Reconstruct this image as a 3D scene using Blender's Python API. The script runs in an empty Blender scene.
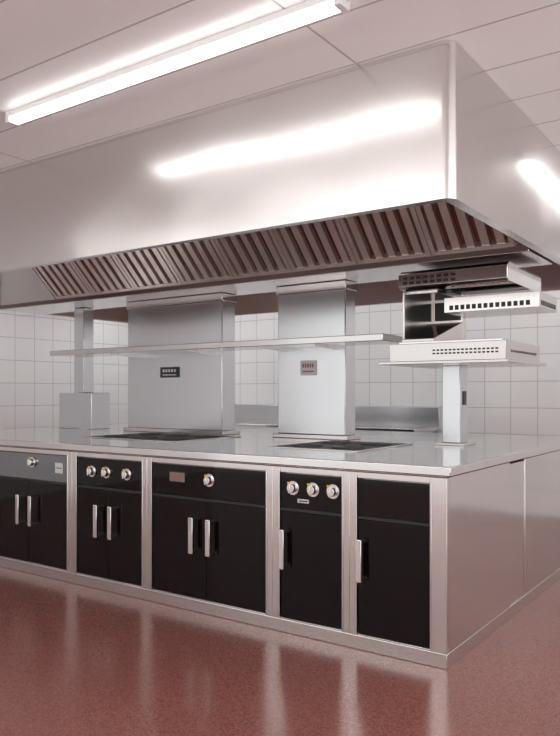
import bpy, bmesh, math
from mathutils import Vector, Matrix
scene = bpy.context.scene
scene.view_settings.view_transform = 'Standard'
scene.view_settings.look = 'None'
scene.view_settings.exposure = 0.25
WL = {}   # object name -> world location

# ------------------------------------------------------------ materials
def new_mat(name):
    m = bpy.data.materials.new(name); m.use_nodes = True
    return m, m.node_tree, m.node_tree.nodes["Principled BSDF"]

def plain(name, col, rough=0.5, metal=0.0, emit=None, es=0.0, coat=0.0, spec=0.5):
    m, nt, b = new_mat(name)
    tc = nt.nodes.new("ShaderNodeTexCoord"); n = nt.nodes.new("ShaderNodeTexNoise")
    n.inputs["Scale"].default_value = 9.0
    nt.links.new(tc.outputs["Object"], n.inputs["Vector"])
    mr = nt.nodes.new("ShaderNodeMapRange")
    mr.inputs["To Min"].default_value = max(0.02, rough*0.85); mr.inputs["To Max"].default_value = min(1, rough*1.15)
    nt.links.new(n.outputs["Fac"], mr.inputs["Value"]); nt.links.new(mr.outputs[0], b.inputs["Roughness"])
    b.inputs["Base Color"].default_value = (*col, 1); b.inputs["Metallic"].default_value = metal
    b.inputs["Coat Weight"].default_value = coat; b.inputs["Specular IOR Level"].default_value = spec
    if emit:
        b.inputs["Emission Color"].default_value = (*emit, 1); b.inputs["Emission Strength"].default_value = es
    return m

def steel(name, col=(0.72,0.715,0.71), r0=0.2, r1=0.34, stretch=(1,1,60), bump=0.03, wav=0.0):
    m, nt, b = new_mat(name)
    tc = nt.nodes.new("ShaderNodeTexCoord"); mp = nt.nodes.new("ShaderNodeMapping")
    mp.inputs["Scale"].default_value = stretch
    nt.links.new(tc.outputs["Object"], mp.inputs["Vector"])
    n = nt.nodes.new("ShaderNodeTexNoise"); n.inputs["Scale"].default_value = 4.0; n.inputs["Detail"].default_value = 6
    nt.links.new(mp.outputs[0], n.inputs["Vector"])
    mr = nt.nodes.new("ShaderNodeMapRange"); mr.inputs["To Min"].default_value = r0; mr.inputs["To Max"].default_value = r1
    nt.links.new(n.outputs["Fac"], mr.inputs["Value"]); nt.links.new(mr.outputs[0], b.inputs["Roughness"])
    n2 = nt.nodes.new("ShaderNodeTexNoise"); n2.inputs["Scale"].default_value = 1.3; n2.inputs["Detail"].default_value = 1
    nt.links.new(tc.outputs["Object"], n2.inputs["Vector"])
    bp2 = nt.nodes.new("ShaderNodeBump"); bp2.inputs["Strength"].default_value = wav; bp2.inputs["Distance"].default_value = 0.1
    nt.links.new(n2.outputs["Fac"], bp2.inputs["Height"])
    if bump > 0:
        bp = nt.nodes.new("ShaderNodeBump"); bp.inputs["Strength"].default_value = bump; bp.inputs["Distance"].default_value = 0.01
        nt.links.new(n.outputs["Fac"], bp.inputs["Height"]); nt.links.new(bp.outputs[0], bp2.inputs["Normal"])
    if bump > 0 or wav > 0: nt.links.new(bp2.outputs[0], b.inputs["Normal"])
    b.inputs["Base Color"].default_value = (*col, 1); b.inputs["Metallic"].default_value = 1.0
    return m

def grid_mat(name, axes, w, h, c1, c2, mortar, msize, rough, offs=(0,0), offset=0.0, bump=0.3, coat=0.0):
    m, nt, b = new_mat(name)
    g = nt.nodes.new("ShaderNodeNewGeometry"); s = nt.nodes.new("ShaderNodeSeparateXYZ")
    nt.links.new(g.outputs["Position"], s.inputs[0])
    c = nt.nodes.new("ShaderNodeCombineXYZ")
    nt.links.new(s.outputs[axes[0]], c.inputs[0]); nt.links.new(s.outputs[axes[1]], c.inputs[1])
    mp = nt.nodes.new("ShaderNodeMapping"); mp.inputs["Location"].default_value = (offs[0]+50*w, offs[1]+50*h, 0)
    nt.links.new(c.outputs[0], mp.inputs["Vector"])
    br = nt.nodes.new("ShaderNodeTexBrick"); br.offset = offset; br.squash = 1.0
    br.inputs["Scale"].default_value = 1.0
    br.inputs["Brick Width"].default_value = w; br.inputs["Row Height"].default_value = h
    br.inputs["Mortar Size"].default_value = msize; br.inputs["Mortar Smooth"].default_value = 0.2
    br.inputs["Color1"].default_value = (*c1,1); br.inputs["Color2"].default_value = (*c2,1); br.inputs["Mortar"].default_value = (*mortar,1)
    nt.links.new(mp.outputs[0], br.inputs["Vector"])
    nt.links.new(br.outputs["Color"], b.inputs["Base Color"])
    bp = nt.nodes.new("ShaderNodeBump"); bp.invert = True; bp.inputs["Strength"].default_value = bump; bp.inputs["Distance"].default_value = 0.004
    nt.links.new(br.outputs["Fac"], bp.inputs["Height"]); nt.links.new(bp.outputs[0], b.inputs["Normal"])
    b.inputs["Roughness"].default_value = rough; b.inputs["Coat Weight"].default_value = coat
    return m

M_STEEL = steel("brushed_steel", (0.68,0.65,0.635), 0.14, 0.20, (1,1,8), 0.0)
M_HOOD = steel("hood_steel", (0.71,0.69,0.68), 0.19, 0.27, (40,40,1), 0.0, 0.22)
M_TOP = steel("worktop_steel", (0.68,0.665,0.655), 0.08, 0.17, (1,25,1), 0.0, 0.04)
M_SIDE = steel("side_panel_steel", (0.68,0.64,0.625), 0.12, 0.18, (1,1,30), 0.0, 0.03)
M_COL = steel("column_steel", (0.66,0.68,0.70), 0.16, 0.24, (50,50,1), 0.0, 0.08)
M_CHROME = steel("polished_steel", (0.85,0.85,0.85), 0.06, 0.14, (1,1,1), 0.0)
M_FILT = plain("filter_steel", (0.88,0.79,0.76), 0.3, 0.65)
M_INREFL = plain("hood_inner_reflection", (0.60,0.46,0.43), 0.3, 0.4)  # hood's inner faces, brightness and pink floor reflection put into the colour
M_DIM = steel("dim_steel", (0.27,0.28,0.29), 0.2, 0.3, (1,1,8), 0.0)
M_GAPSHADE = plain("filter_gap_shade", (0.24,0.095,0.08), 0.5)  # sheet behind the filter slats, gap shade put into its red-brown colour
M_BLACK = plain("black_glass", (0.006,0.003,0.003), 0.05, spec=0.24)
M_DARK = plain("dark_plastic_and_shade", (0.015,0.015,0.016), 0.4)
M_IRON = plain("hob_iron", (0.035,0.035,0.037), 0.5)
M_WHITE = plain("white_enamel", (0.8,0.8,0.8), 0.35)
M_YELLOW = plain("yellow_mark", (0.9,0.6,0.03), 0.4)
M_RED = plain("red_display", (0.28,0.09,0.07), 0.3)
M_PINK = plain("rosy_plate", (0.22,0.12,0.10), 0.3)
M_TUBE = plain("lamp_tube", (1,1,1), 0.4, emit=(1,0.98,0.96), es=4.5)
M_LABEL = plain("pale_label", (0.6,0.6,0.6), 0.5)

def floor_mat():
    m, nt, b = new_mat("red_quartz_floor")
    tc = nt.nodes.new("ShaderNodeTexCoord")
    v = nt.nodes.new("ShaderNodeTexVoronoi"); v.inputs["Scale"].default_value = 190
    nt.links.new(tc.outputs["Object"], v.inputs["Vector"])
    r = nt.nodes.new("ShaderNodeValToRGB")
    r.color_ramp.elements[0].position = 0.0; r.color_ramp.elements[0].color = (0.155,0.050,0.041,1)
    r.color_ramp.elements[1].position = 1.0; r.color_ramp.elements[1].color = (0.29,0.112,0.092,1)
    sp = nt.nodes.new("ShaderNodeSeparateColor"); nt.links.new(v.outputs["Color"], sp.inputs[0])
    nt.links.new(sp.outputs[0], r.inputs[0])
    nt.links.new(r.outputs[0], b.inputs["Base Color"])
    n = nt.nodes.new("ShaderNodeTexNoise"); n.inputs["Scale"].default_value = 3; nt.links.new(tc.outputs["Object"], n.inputs["Vector"])
    mr = nt.nodes.new("ShaderNodeMapRange"); mr.inputs["To Min"].default_value = 0.21; mr.inputs["To Max"].default_value = 0.25
    nt.links.new(n.outputs["Fac"], mr.inputs["Value"]); nt.links.new(mr.outputs[0], b.inputs["Roughness"])
    bp = nt.nodes.new("ShaderNodeBump"); bp.inputs["Strength"].default_value = 0.04; bp.inputs["Distance"].default_value = 0.002
    nt.links.new(v.outputs["Distance"], bp.inputs["Height"]); nt.links.new(bp.outputs[0], b.inputs["Normal"])
    b.inputs["Coat Weight"].default_value = 0.3; b.inputs["Coat Roughness"].default_value = 0.16
    return m
M_FLOOR = floor_mat()
M_TILE_B = grid_mat("wall_tile_back", (0,2), 0.28, 0.28, (0.80,0.80,0.81), (0.78,0.78,0.795), (0.54,0.53,0.53), 0.005, 0.12, bump=0.4)
M_TILE_L = grid_mat("wall_tile_left", (1,2), 0.28, 0.28, (0.80,0.80,0.81), (0.78,0.78,0.795), (0.54,0.53,0.53), 0.005, 0.12, bump=0.4)
M_CEIL = grid_mat("ceiling_panels", (0,1), 2.4, 0.41, (0.90,0.92,0.92), (0.885,0.905,0.905), (0.48,0.46,0.45), 0.006, 0.3, offs=(0.31,-0.109), bump=0.5)

# ------------------------------------------------------------ mesh builder
class B:
    def __init__(s): s.bm = bmesh.new()
    def box(s, x0,x1,y0,y1,z0,z1, mi=0, M=None):
        co = [(x0,y0,z0),(x1,y0,z0),(x1,y1,z0),(x0,y1,z0),(x0,y0,z1),(x1,y0,z1),(x1,y1,z1),(x0,y1,z1)]
        vs = [s.bm.verts.new((M @ Vector(c)) if M else c) for c in co]
        for f in ((3,2,1,0),(4,5,6,7),(0,1,5,4),(1,2,6,5),(2,3,7,6),(3,0,4,7)):
            fc = s.bm.faces.new([vs[i] for i in f]); fc.material_index = mi
        return s
    def cyl(s, p0, p1, r0, r1=None, seg=20, mi=0, caps=True):
        p0 = Vector(p0); p1 = Vector(p1); r1 = r0 if r1 is None else r1
        q = (p1-p0).to_track_quat('Z','Y')
        a = []; b = []
        for i in range(seg):
            t = 2*math.pi*i/seg; d = q @ Vector((math.cos(t), math.sin(t), 0))
            a.append(s.bm.verts.new(p0+d*r0)); b.append(s.bm.verts.new(p1+d*r1))
        for i in range(seg):
            j = (i+1)%seg
            s.bm.faces.new((a[i],a[j],b[j],b[i])).material_index = mi
        if caps:
            s.bm.faces.new(a[::-1]).material_index = mi; s.bm.faces.new(b).material_index = mi
        return s
    def prism(s, pts, x0, x1, mi=0):   # pts list of (y,z), extruded in x
        a = [s.bm.verts.new((x0,y,z)) for y,z in pts]; b = [s.bm.verts.new((x1,y,z)) for y,z in pts]
        n = len(pts)
        for i in range(n):
            j = (i+1)%n
            s.bm.faces.new((a[i],a[j],b[j],b[i])).material_index = mi
        s.bm.faces.new(a[::-1]).material_index = mi; s.bm.faces.new(b).material_index = mi
        return s
    def done(s, name, mats, parent=None, bevel=0.0, smooth=35, label=None, origin=None, loc=None):
        bm = s.bm
        bmesh.ops.recalc_face_normals(bm, faces=bm.faces[:])
        me = bpy.data.meshes.new(name)
        if origin is None:
            xs=[v.co.x for v in bm.verts]; ys=[v.co.y for v in bm.verts]; zs=[v.co.z for v in bm.verts]
            o = Vector(((min(xs)+max(xs))/2,(min(ys)+max(ys))/2,min(zs)))
        else: o = Vector(origin)
        bmesh.ops.translate(bm, verts=bm.verts[:], vec=-o)
        bm.to_mesh(me); bm.free()
        for p in me.polygons: p.use_smooth = True
        me.set_sharp_from_angle(angle=math.radians(smooth))
        for m in (mats if isinstance(mats,(list,tuple)) else [mats]): me.materials.append(m)
        ob = bpy.data.objects.new(name, me); scene.collection.objects.link(ob)
        wl = o if loc is None else Vector(loc)
        WL[ob.name] = wl
        if parent is not None:
            ob.parent = parent; ob.location = wl - WL[parent.name]
        else: ob.location = wl
        if bevel > 0:
            bv = ob.modifiers.new("bevel",'BEVEL'); bv.width = bevel; bv.segments = 2; bv.limit_method='ANGLE'; bv.angle_limit=math.radians(40)
        if label: ob["label"] = label
        return ob

def empty(name, loc, label, cat, group=None):
    e = bpy.data.objects.new(name, None); e.empty_display_size = 0.1
    e.location = loc; scene.collection.objects.link(e); WL[e.name] = Vector(loc)
    tag(e, label, cat, group); return e
def tag(o, label, cat, group=None):
    o["label"] = label; o["category"] = cat
    if group: o["group"] = group
def copy_tree(src, loc, label=None):
    c = src.copy(); scene.collection.objects.link(c); c.location = loc
    if label: c["label"] = label
    for ch in list(src.children):
        k = ch.copy(); scene.collection.objects.link(k); k.parent = c
        for g in list(ch.children):
            q = g.copy(); scene.collection.objects.link(q); q.parent = k
    return c

# ------------------------------------------------------------ room
CZ = 2.767
def struct(o): o["kind"] = "structure"; return o
struct(B().box(-6.6,5,-6,4.6,-0.1,0).done("floor", M_FLOOR))
struct(B().box(-6.6,5,-6,4.6,CZ,CZ+0.1).done("ceiling", M_CEIL))
struct(B().box(-6.5,5,4.5,4.6,0,CZ).done("wall_back", M_TILE_B))
struct(B().box(-6.6,-6.5,-6,4.6,0,CZ).done("wall_left", M_TILE_L))

# ------------------------------------------------------------ island
FZ = 0.07
pl = B().box(-4.7,0,0,2.6,0,FZ).done("plinth", M_STEEL, bevel=0.003)
tag(pl, "brushed steel base plinth running under the cooking island", "plinth")
wt = B()
wt.box(-4.73,0.03,-0.03,2.63,0.895,0.94)
wt.box(-4.7,0.0,0.0,2.6,0.886,0.896)
wt = wt.done("worktop", M_TOP, bevel=0.007)
tag(wt, "long stainless steel worktop covering the whole cooking island", "worktop")

def knob(x, z, parent, yf=0.004, mark=M_YELLOW, r=0.026):
    b = B()
    b.cyl((x,yf,z),(x,yf-0.006,z),r*1.45, seg=28, mi=1)
    b.cyl((x,yf-0.006,z),(x,yf-0.03,z),r,r*0.85, seg=24)
    b.box(x-r*0.2,x+r*0.2,yf-0.042,yf-0.028,z-r*0.9,z+r*0.9)
    b.box(x-r*1.3,x-r*0.7,yf-0.009,yf-0.005,z+r*0.8,z+r*1.2, mi=2)
    return b.done("control_knob", [M_CHROME, M_STEEL, mark], parent, bevel=0.0012)

def handle(x, z0, z1, parent):
    b = B()
    b.box(x-0.017,x+0.017,-0.042,-0.030,z0,z1)
    b.box(x-0.012,x+0.012,-0.032,0.008,z0+0.006,z0+0.022)
    b.box(x-0.012,x+0.012,-0.032,0.008,z1-0.022,z1-0.006)
    return b.done("handle", M_CHROME, parent, bevel=0.003)

def cabinet(x0,x1,ox0,ox1,label,doors,knobs,display=None,panel=M_BLACK,name="cooking_cabinet", nameplate=None):
    e = empty(name, ((x0+x1)/2,0.46,FZ), label, "cabinet", None)
    B().box(x0,x1,0.03,0.92,FZ,0.885).done("body", M_SIDE, e)
    f = B()
    f.box(x0,ox0,0,0.029,FZ,0.885); f.box(ox1,x1,0,0.029,FZ,0.885)
    f.box(ox0,ox1,0.002,0.029,FZ,0.078); f.box(ox0,ox1,0.002,0.029,0.855,0.885)
    f.box(ox0-0.010,ox0,-0.004,0.02,FZ+0.004,0.862); f.box(ox1,ox1+0.010,-0.004,0.02,FZ+0.004,0.862)
    f.done("frame", M_STEEL, e, bevel=0.002)
    cp = B().box(ox0+0.004,ox1-0.004,0.005,0.028,0.668,0.850).done("control_panel", panel, e, bevel=0.002)
    B().box(ox0,ox1,0.004,0.029,0.652,0.664).done("rail", M_DARK, e)
    for kx,kz in knobs: knob(kx,kz,cp)
    if display:
        B().box(display[0],display[1],0.002,0.006,display[2],display[3]).box(display[0]-0.006,display[1]+0.006,0.0035,0.006,display[2]-0.006,display[3]+0.006,mi=1).done("display", [M_PINK,M_DIM], cp)
    if nameplate:
        a,b_,c,d = nameplate
        B().box(a,b_,0.002,0.006,c,d).box(a+0.008,b_-0.008,0.0012,0.003,(c+d)/2-0.003,(c+d)/2+0.003,mi=1).done("nameplate", [M_LABEL,M_DARK], cp)
    for (dx0,dx1,hx) in doors:
        d = B().box(dx0,dx1,0.006,0.028,0.083,0.648).done("door", M_BLACK, e, bevel=0.0025, label="glossy black cabinet door")
        if hx is not None: handle(hx, 0.345, 0.555, d)
    return e

cabinet(-0.515,0.0,-0.472,-0.084,"single-door black cabinet with plain upper panel at the island corner",
        [(-0.468,-0.088,-0.444)], [])
cabinet(-0.99,-0.515,-0.942,-0.559,"narrow single-door black cabinet with three chrome control knobs",
        [(-0.938,-0.563,-0.908)], [(-0.858,0.775),(-0.732,0.775),(-0.612,0.775)], nameplate=(-0.83,-0.76,0.70,0.72))
cabinet(-1.943,-0.99,-1.90,-1.035,"wide double-door black cabinet with one knob and small rosy plate",
        [(-1.896,-1.47,-1.55),(-1.466,-1.039,-1.42)], [(-1.44,0.775)], display=(-1.75,-1.64,0.755,0.80))
cabinet(-2.65,-1.943,-2.60,-1.986,"double-door black cabinet with three chrome knobs in its panel",
        [(-2.596,-2.295,-2.375),(-2.291,-1.99,-2.24)], [(-2.45,0.765),(-2.31,0.765),(-2.12,0.765)])
cabinet(-3.60,-2.65,-3.555,-2.70,"double-door black cabinet with dim steel control panel and one knob",
        [(-3.551,-3.13,-3.20),(-3.126,-2.704,-3.06)], [(-3.08,0.79)], panel=M_DIM, nameplate=(-2.83,-2.75,0.73,0.80))
cabinet(-4.70,-3.60,-4.65,-3.645,"double-door black cabinet at the far end of the island",
        [(-4.646,-4.15,-4.22),(-4.146,-3.649,-4.08)], [(-4.1,0.80)], panel=M_DIM)

rc = empty("rear_cabinet", (-2.35,1.8,FZ), "steel-clad rear cabinet block with plain end panels", "cabinet")
B().box(-4.7,-0.002,1.217,2.6,FZ,0.885).done("body", M_SIDE, rc, bevel=0.004)
B().box(-4.69,-0.008,0.925,1.212,FZ,0.875).done("side_panel", M_SIDE, rc, bevel=0.004)

# solid-top hobs nearly flush with the worktop
def hob(x0,x1,y0,y1,label,nx,ny, name="solid_top_hob"):
    e = empty(name, ((x0+x1)/2,(y0+y1)/2,0.94), label, "stove top")
    b = B()
    t=0.02
    b.box(x0,x1,y0,y0+t,0.94,0.947); b.box(x0,x1,y1-t,y1,0.94,0.947)
    b.box(x0,x0+t,y0+t,y1-t,0.94,0.947); b.box(x1-t,x1,y0+t,y1-t,0.94,0.947)
    b.done("hob_frame", M_TOP, e, bevel=0.0015)
    w=(x1-x0-2*t)/nx; d=(y1-y0-2*t)/ny
    for i in range(nx):
        for j in range(ny):
            cx=x0+t+w*(i+.5); cy=y0+t+d*(j+.5)
            b=B().box(cx-w/2+0.004,cx+w/2-0.004,cy-d/2+0.004,cy+d/2-0.004,0.94,0.945)
            b.cyl((cx,cy,0.945),(cx,cy,0.954),0.10,0.098,28).cyl((cx,cy,0.954),(cx,cy,0.957),0.03,0.028,20)
            b.done("hot_plate", M_IRON, e, bevel=0.0015)
    return e
hob(-1.36,-0.72,0.45,1.2,"flat dark solid-top hob set into steel worktop",2,2)
hob(-3.1,-2.15,0.45,1.2,"wide flat dark solid-top hob set into steel worktop",3,2)

# ------------------------------------------------------------ service columns
def badge(x0,x1,z0,z1,y,parent,red=False):
    b = B().box(x0,x1,y-0.006,y,z0,z1)
    w=x1-x0
    for k in range(5):
        xx=x0+w*(0.14+0.15*k); b.box(xx,xx+w*0.1,y-0.0075,y-0.005,z0+(z1-z0)*0.52,z0+(z1-z0)*0.78,mi=1)
    b.box(x0+w*0.14,x1-w*0.14,y-0.0075,y-0.005,z0+(z1-z0)*0.2,z0+(z1-z0)*0.3,mi=1)
    return b.done("badge", [M_LABEL,M_RED] if red else [M_DARK,M_LABEL], parent, label="small maker's badge")
def column(x0,x1,y0,y1,label):
    e = empty("service_column", ((x0+x1)/2,(y0+y1)/2,0.94), label, "column")
    B().box(x0,x1,y0,y1,0.97,2.03).done("body", M_COL, e, bevel=0.006)
    B().box(x0-0.03,x1+0.03,y0-0.03,y1+0.03,0.94,0.972).done("base_flange", M_STEEL, e, bevel=0.004)
    B().box(x0-0.012,x1+0.012,y0-0.012,y1+0.012,2.028,2.088).done("top_collar", M_STEEL, e, bevel=0.004)
    return e
c1 = column(-3.557,-2.463,1.35,1.52,"wide brushed steel service column with dark badge, rising to the hood")
badge(-3.15,-2.93,1.41,1.50,1.35,c1)
c2 = column(-1.91,-1.317,1.35,1.50,"narrow brushed steel service column with pale badge, rising to the hood")
badge(-1.70,-1.56,1.41,1.52,1.35,c2,True)
c3 = empty("support_post", (-4.26,1.44,0.94), "slim steel post on a box base at the island end", "post")
B().box(-4.33,-4.19,1.38,1.50,1.28,2.088).done("post", M_COL, c3, bevel=0.004)
B().box(-4.49,-4.02,1.33,1.55,0.94,1.28).done("base_box", M_COL, c3, bevel=0.004)

# overshelf
sh = empty("overshelf", (-2.5,1.15,1.6), "long thin steel overshelf fixed in front of the service columns", "shelf")
B().box(-4.2,-0.84,1.0,1.345,1.615,1.66).done("shelf_board", M_TOP, sh, bevel=0.004)
for bx in (-3.45,-2.6,-1.85,-1.4):
    B().prism([(1.349,1.59),(1.349,1.615),(1.06,1.615),(1.06,1.608)], bx-0.008, bx+0.008).done("bracket", M_STEEL, sh)

# ------------------------------------------------------------ salamander on stand
st = empty("pedestal_stand", (-0.495,1.37,0.94), "square steel post with platform shelf on the worktop", "stand")
B().box(-0.56,-0.44,1.30,1.44,0.955,1.455).done("post", M_COL, st, bevel=0.004)
B().box(-0.60,-0.40,1.26,1.48,0.94,0.956).done("base_plate", M_STEEL, st, bevel=0.003)
B().box(-0.441,-0.434,1.35,1.40,1.20,1.29).done("power_outlet", M_DARK, st, bevel=0.002)
B().box(-0.84,-0.02,0.94,1.76,1.455,1.474).done("platform", M_STEEL, st, bevel=0.003)

sg = empty("salamander_grill", (-0.42,1.35,1.475), "open-fronted stainless steel salamander grill with raised hood", "grill")
b = B().box(-0.79,-0.05,1.0,1.70,1.475,1.585)
for k in range(16):
    x=-0.50+k*0.026; b.box(x,x+0.018,0.998,1.003,1.535,1.545,mi=1); b.box(x,x+0.018,0.998,1.003,1.515,1.525,mi=1)
for k in range(12):
    y=1.1+k*0.045; b.box(-0.052,-0.048,y,y+0.03,1.52,1.535,mi=1)
b.done("base", [M_STEEL,M_DARK], sg, bevel=0.003)
B().box(-0.74,-0.08,1.03,1.66,1.586,1.60).done("drip_tray", M_CHROME, sg, bevel=0.002)
# C-shaped lift housing: back plate with side cheek and sloping foot
b = B().box(-0.75,-0.52,1.56,1.62,1.585,1.93)
b.box(-0.75,-0.735,1.10,1.56,1.585,1.93)
b.box(-0.735,-0.52,1.12,1.56,1.91,1.93)
b.prism([(1.56,1.60),(1.56,1.76),(1.06,1.62),(1.06,1.60)], -0.735,-0.52)
b.box(-0.72,-0.535,1.55,1.561,1.775,1.90,mi=1)  # dark sheet in the recess, the housing's inner shade as colour
b.done("lift_housing", [M_STEEL,M_DARK], sg, bevel=0.003)
b = B().prism([(1.0,1.945),(1.0,2.02),(1.04,2.045),(1.70,2.045),(1.70,1.93),(1.03,1.93)], -0.73,-0.04)
for r in range(2):
    for k in range(8):
        x=-0.70+k*0.045
        b.box(x,x+0.033,0.997,1.003,1.957+r*0.03,1.974+r*0.03,mi=1)
b.done("grill_hood", [M_CHROME,M_DARK], sg, bevel=0.003)
b = B().box(-0.515,0.08,1.22,1.62,1.79,1.885)
for k in range(14):
    x=-0.48+k*0.037; b.box(x,x+0.025,1.217,1.222,1.805,1.835,mi=1)
for k in range(8):
    y=1.26+k*0.042; b.box(0.078,0.082,y,y+0.028,1.805,1.835,mi=1)
b.done("heating_element", [M_STEEL,M_DARK], sg, bevel=0.003)

# ------------------------------------------------------------ hood
HX0,HX1,HY0,HY1,HZ = -5.1,0.137,-0.275,2.875,2.10
def rrect(x0,x1,y0,y1,r,n=8):
    pts=[]
    for cx,cy,a0 in ((x1-r,y0+r,-90),(x1-r,y1-r,0),(x0+r,y1-r,90),(x0+r,y0+r,180)):
        for i in range(n+1):
            a=math.radians(a0+90*i/n); pts.append((cx+r*math.cos(a),cy+r*math.sin(a)))
    return pts
hd = empty("extraction_hood", (-2.3,1.3,HZ), "huge brushed steel extraction hood fixed to the ceiling over the island", "extractor hood")
b = B(); bm=b.bm
rings=[]
for (off,z,r) in ((0.0,CZ-0.002,0.05),(0.0,HZ,0.05),(0.05,HZ,0.03),(0.05,HZ+0.03,0.03),(0.015,HZ+0.03,0.04),(0.015,2.60,0.04)):
    rings.append([bm.verts.new((x,y,z)) for x,y in rrect(HX0+off,HX1-off,HY0+off,HY1-off,r)])
for k,(a,c) in enumerate(zip(rings,rings[1:])):
    n=len(a)
    for i in range(n):
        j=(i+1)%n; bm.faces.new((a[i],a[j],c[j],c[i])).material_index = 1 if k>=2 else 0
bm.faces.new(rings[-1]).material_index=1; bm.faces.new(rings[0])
b.done("canopy", [M_HOOD,M_INREFL], hd, bevel=0.0)
B().box(-5.04,0.07,1.04,1.56,2.09,2.13).done("service_channel", M_STEEL, hd, bevel=0.004)
L=0.64
def endplate(x0,x1):
    B().prism([(1.04,2.13),(1.56,2.13),(2.01,2.585),(0.59,2.585)],x0,x1).done("end_plate", M_STEEL, hd)
endplate(-5.04,-4.17); endplate(-0.005,0.07)
def filt():
    w=0.515; b=B()
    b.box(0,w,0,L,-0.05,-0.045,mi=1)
    b.box(0,0.03,0,L,-0.045,0.006); b.box(w-0.03,w,0,L,-0.045,0.006)
    b.box(0,w,0,0.025,-0.045,0.006); b.box(0,w,L-0.025,L,-0.045,0.006)
    n=5; s=(w-0.06)/n
    for i in range(n):
        x=0.03+s*i+0.02
        b.box(x,x+s*0.55,0.02,L-0.02,-0.010,0.0)
        b.box(x,x+0.004,0.02,L-0.02,-0.035,0.0); b.box(x+s*0.55-0.004,x+s*0.55,0.02,L-0.02,-0.035,0.0)
    return b
f0=None
for i in range(8):
    x=-4.165+i*0.52
    for side in (0,1):
        if f0 is None:
            f0 = filt().done("grease_filter",[M_FILT,M_GAPSHADE],hd,origin=(0,0,0),loc=(x,1.05,2.135))
            f0.rotation_euler=(math.radians(135),0,0); o=f0
        else:
            o=f0.copy(); scene.collection.objects.link(o); o.parent=hd
        if side==0:
            o.location=Vector((x,1.05,2.135))-WL[hd.name]; o.rotation_euler=(math.radians(135),0,0)
        else:
            o.location=Vector((x+0.515,1.55,2.135))-WL[hd.name]; o.rotation_euler=(math.radians(135),0,math.pi)

# ------------------------------------------------------------ lamps
def lamp(cx,cy,length,label,rot=0):
    e = empty("fluorescent_lamp",(0,0,CZ),label,"ceiling light")
    h=length/2
    b=B().prism([(-0.03,CZ),(0.03,CZ),(0.03,CZ-0.03),(-0.03,CZ-0.03)],-h,h)
    b.box(-h,-h+0.03,-0.035,0.035,CZ-0.06,CZ-0.0); b.box(h-0.03,h,-0.035,0.035,CZ-0.06,CZ-0.0)
    b.done("housing",M_WHITE,e,bevel=0.003)
    for s in (-1,1):
        B().cyl((-h+0.03,s*0.019,CZ-0.045),(h-0.03,s*0.019,CZ-0.045),0.012,seg=14).done("lamp_tube",M_TUBE,e)
    e.location=(cx,cy,CZ); e.rotation_euler=(0,0,rot)
    return e
l0 = lamp(-1.08,-0.84,2.05,"long twin-tube fluorescent ceiling light, switched on")
for (x,y,r) in ((-3.9,-2.6,0),(-0.9,-2.6,0),(0.38,2.35,math.pi/2),(-5.6,1.5,math.pi/2)):  # out-of-view copies added for light and reflections; the one beside the hood follows its streak
    c = copy_tree(l0,(x,y,CZ)); c.rotation_euler=(0,0,r)
for o in scene.objects:
    if o.name.startswith("fluorescent_lamp"): o["group"]="fluorescent ceiling lights"

def area(name,loc,rot,sx,sy,power,col=(1,0.985,0.97)):
    l=bpy.data.lights.new(name,'AREA'); l.shape='RECTANGLE'; l.size=sx; l.size_y=sy; l.energy=power; l.color=col
    o=bpy.data.objects.new(name,l); scene.collection.objects.link(o); o.location=loc; o.rotation_euler=rot; return o
# added fill lights without fixtures: ceiling from below, rear and left walls
area("ceiling_fill",(-1.5,-4.6,1.9),(math.radians(180),0,0),6,0.5,170)
area("ceiling_fill",(3.4,-0.5,1.9),(math.radians(180),0,0),0.5,6,170)
area("rear_wall_fill",(-2.5,3.45,2.7),(math.radians(25),0,0),7.5,0.2,28)
area("left_wall_fill",(-5.7,1.5,2.7),(0,math.radians(-20),0),0.2,5,18)

# ------------------------------------------------------------ rear wall bench
wb = empty("wall_bench",(-3.7,4.15,0),"steel wall bench with low splashback against tiled wall","bench")
B().box(-5.6,-1.9,3.8,4.45,0.86,0.90).done("bench_top",M_TOP,wb,bevel=0.004)
B().box(-5.6,-1.9,4.45,4.495,0.86,1.12).done("splashback",M_COL,wb,bevel=0.004)
B().box(-5.55,-1.95,3.85,4.44,0.0,0.86).done("body",M_STEEL,wb,bevel=0.004)

# ------------------------------------------------------------ world & camera
w = bpy.data.worlds.new("world"); scene.world = w; w.use_nodes=True
w.node_tree.nodes["Background"].inputs[0].default_value=(1.0,0.98,0.97,1)
w.node_tree.nodes["Background"].inputs[1].default_value=0.97

cam = bpy.data.cameras.new("camera"); co = bpy.data.objects.new("camera",cam); scene.collection.objects.link(co)
co.location=(1.29,-3.175,1.278); co.rotation_euler=(math.radians(90),0,math.radians(35.1))
cam.sensor_width=36; cam.lens=724/736*36; cam.shift_y=25/736
cam.clip_start=0.05
scene.camera=co
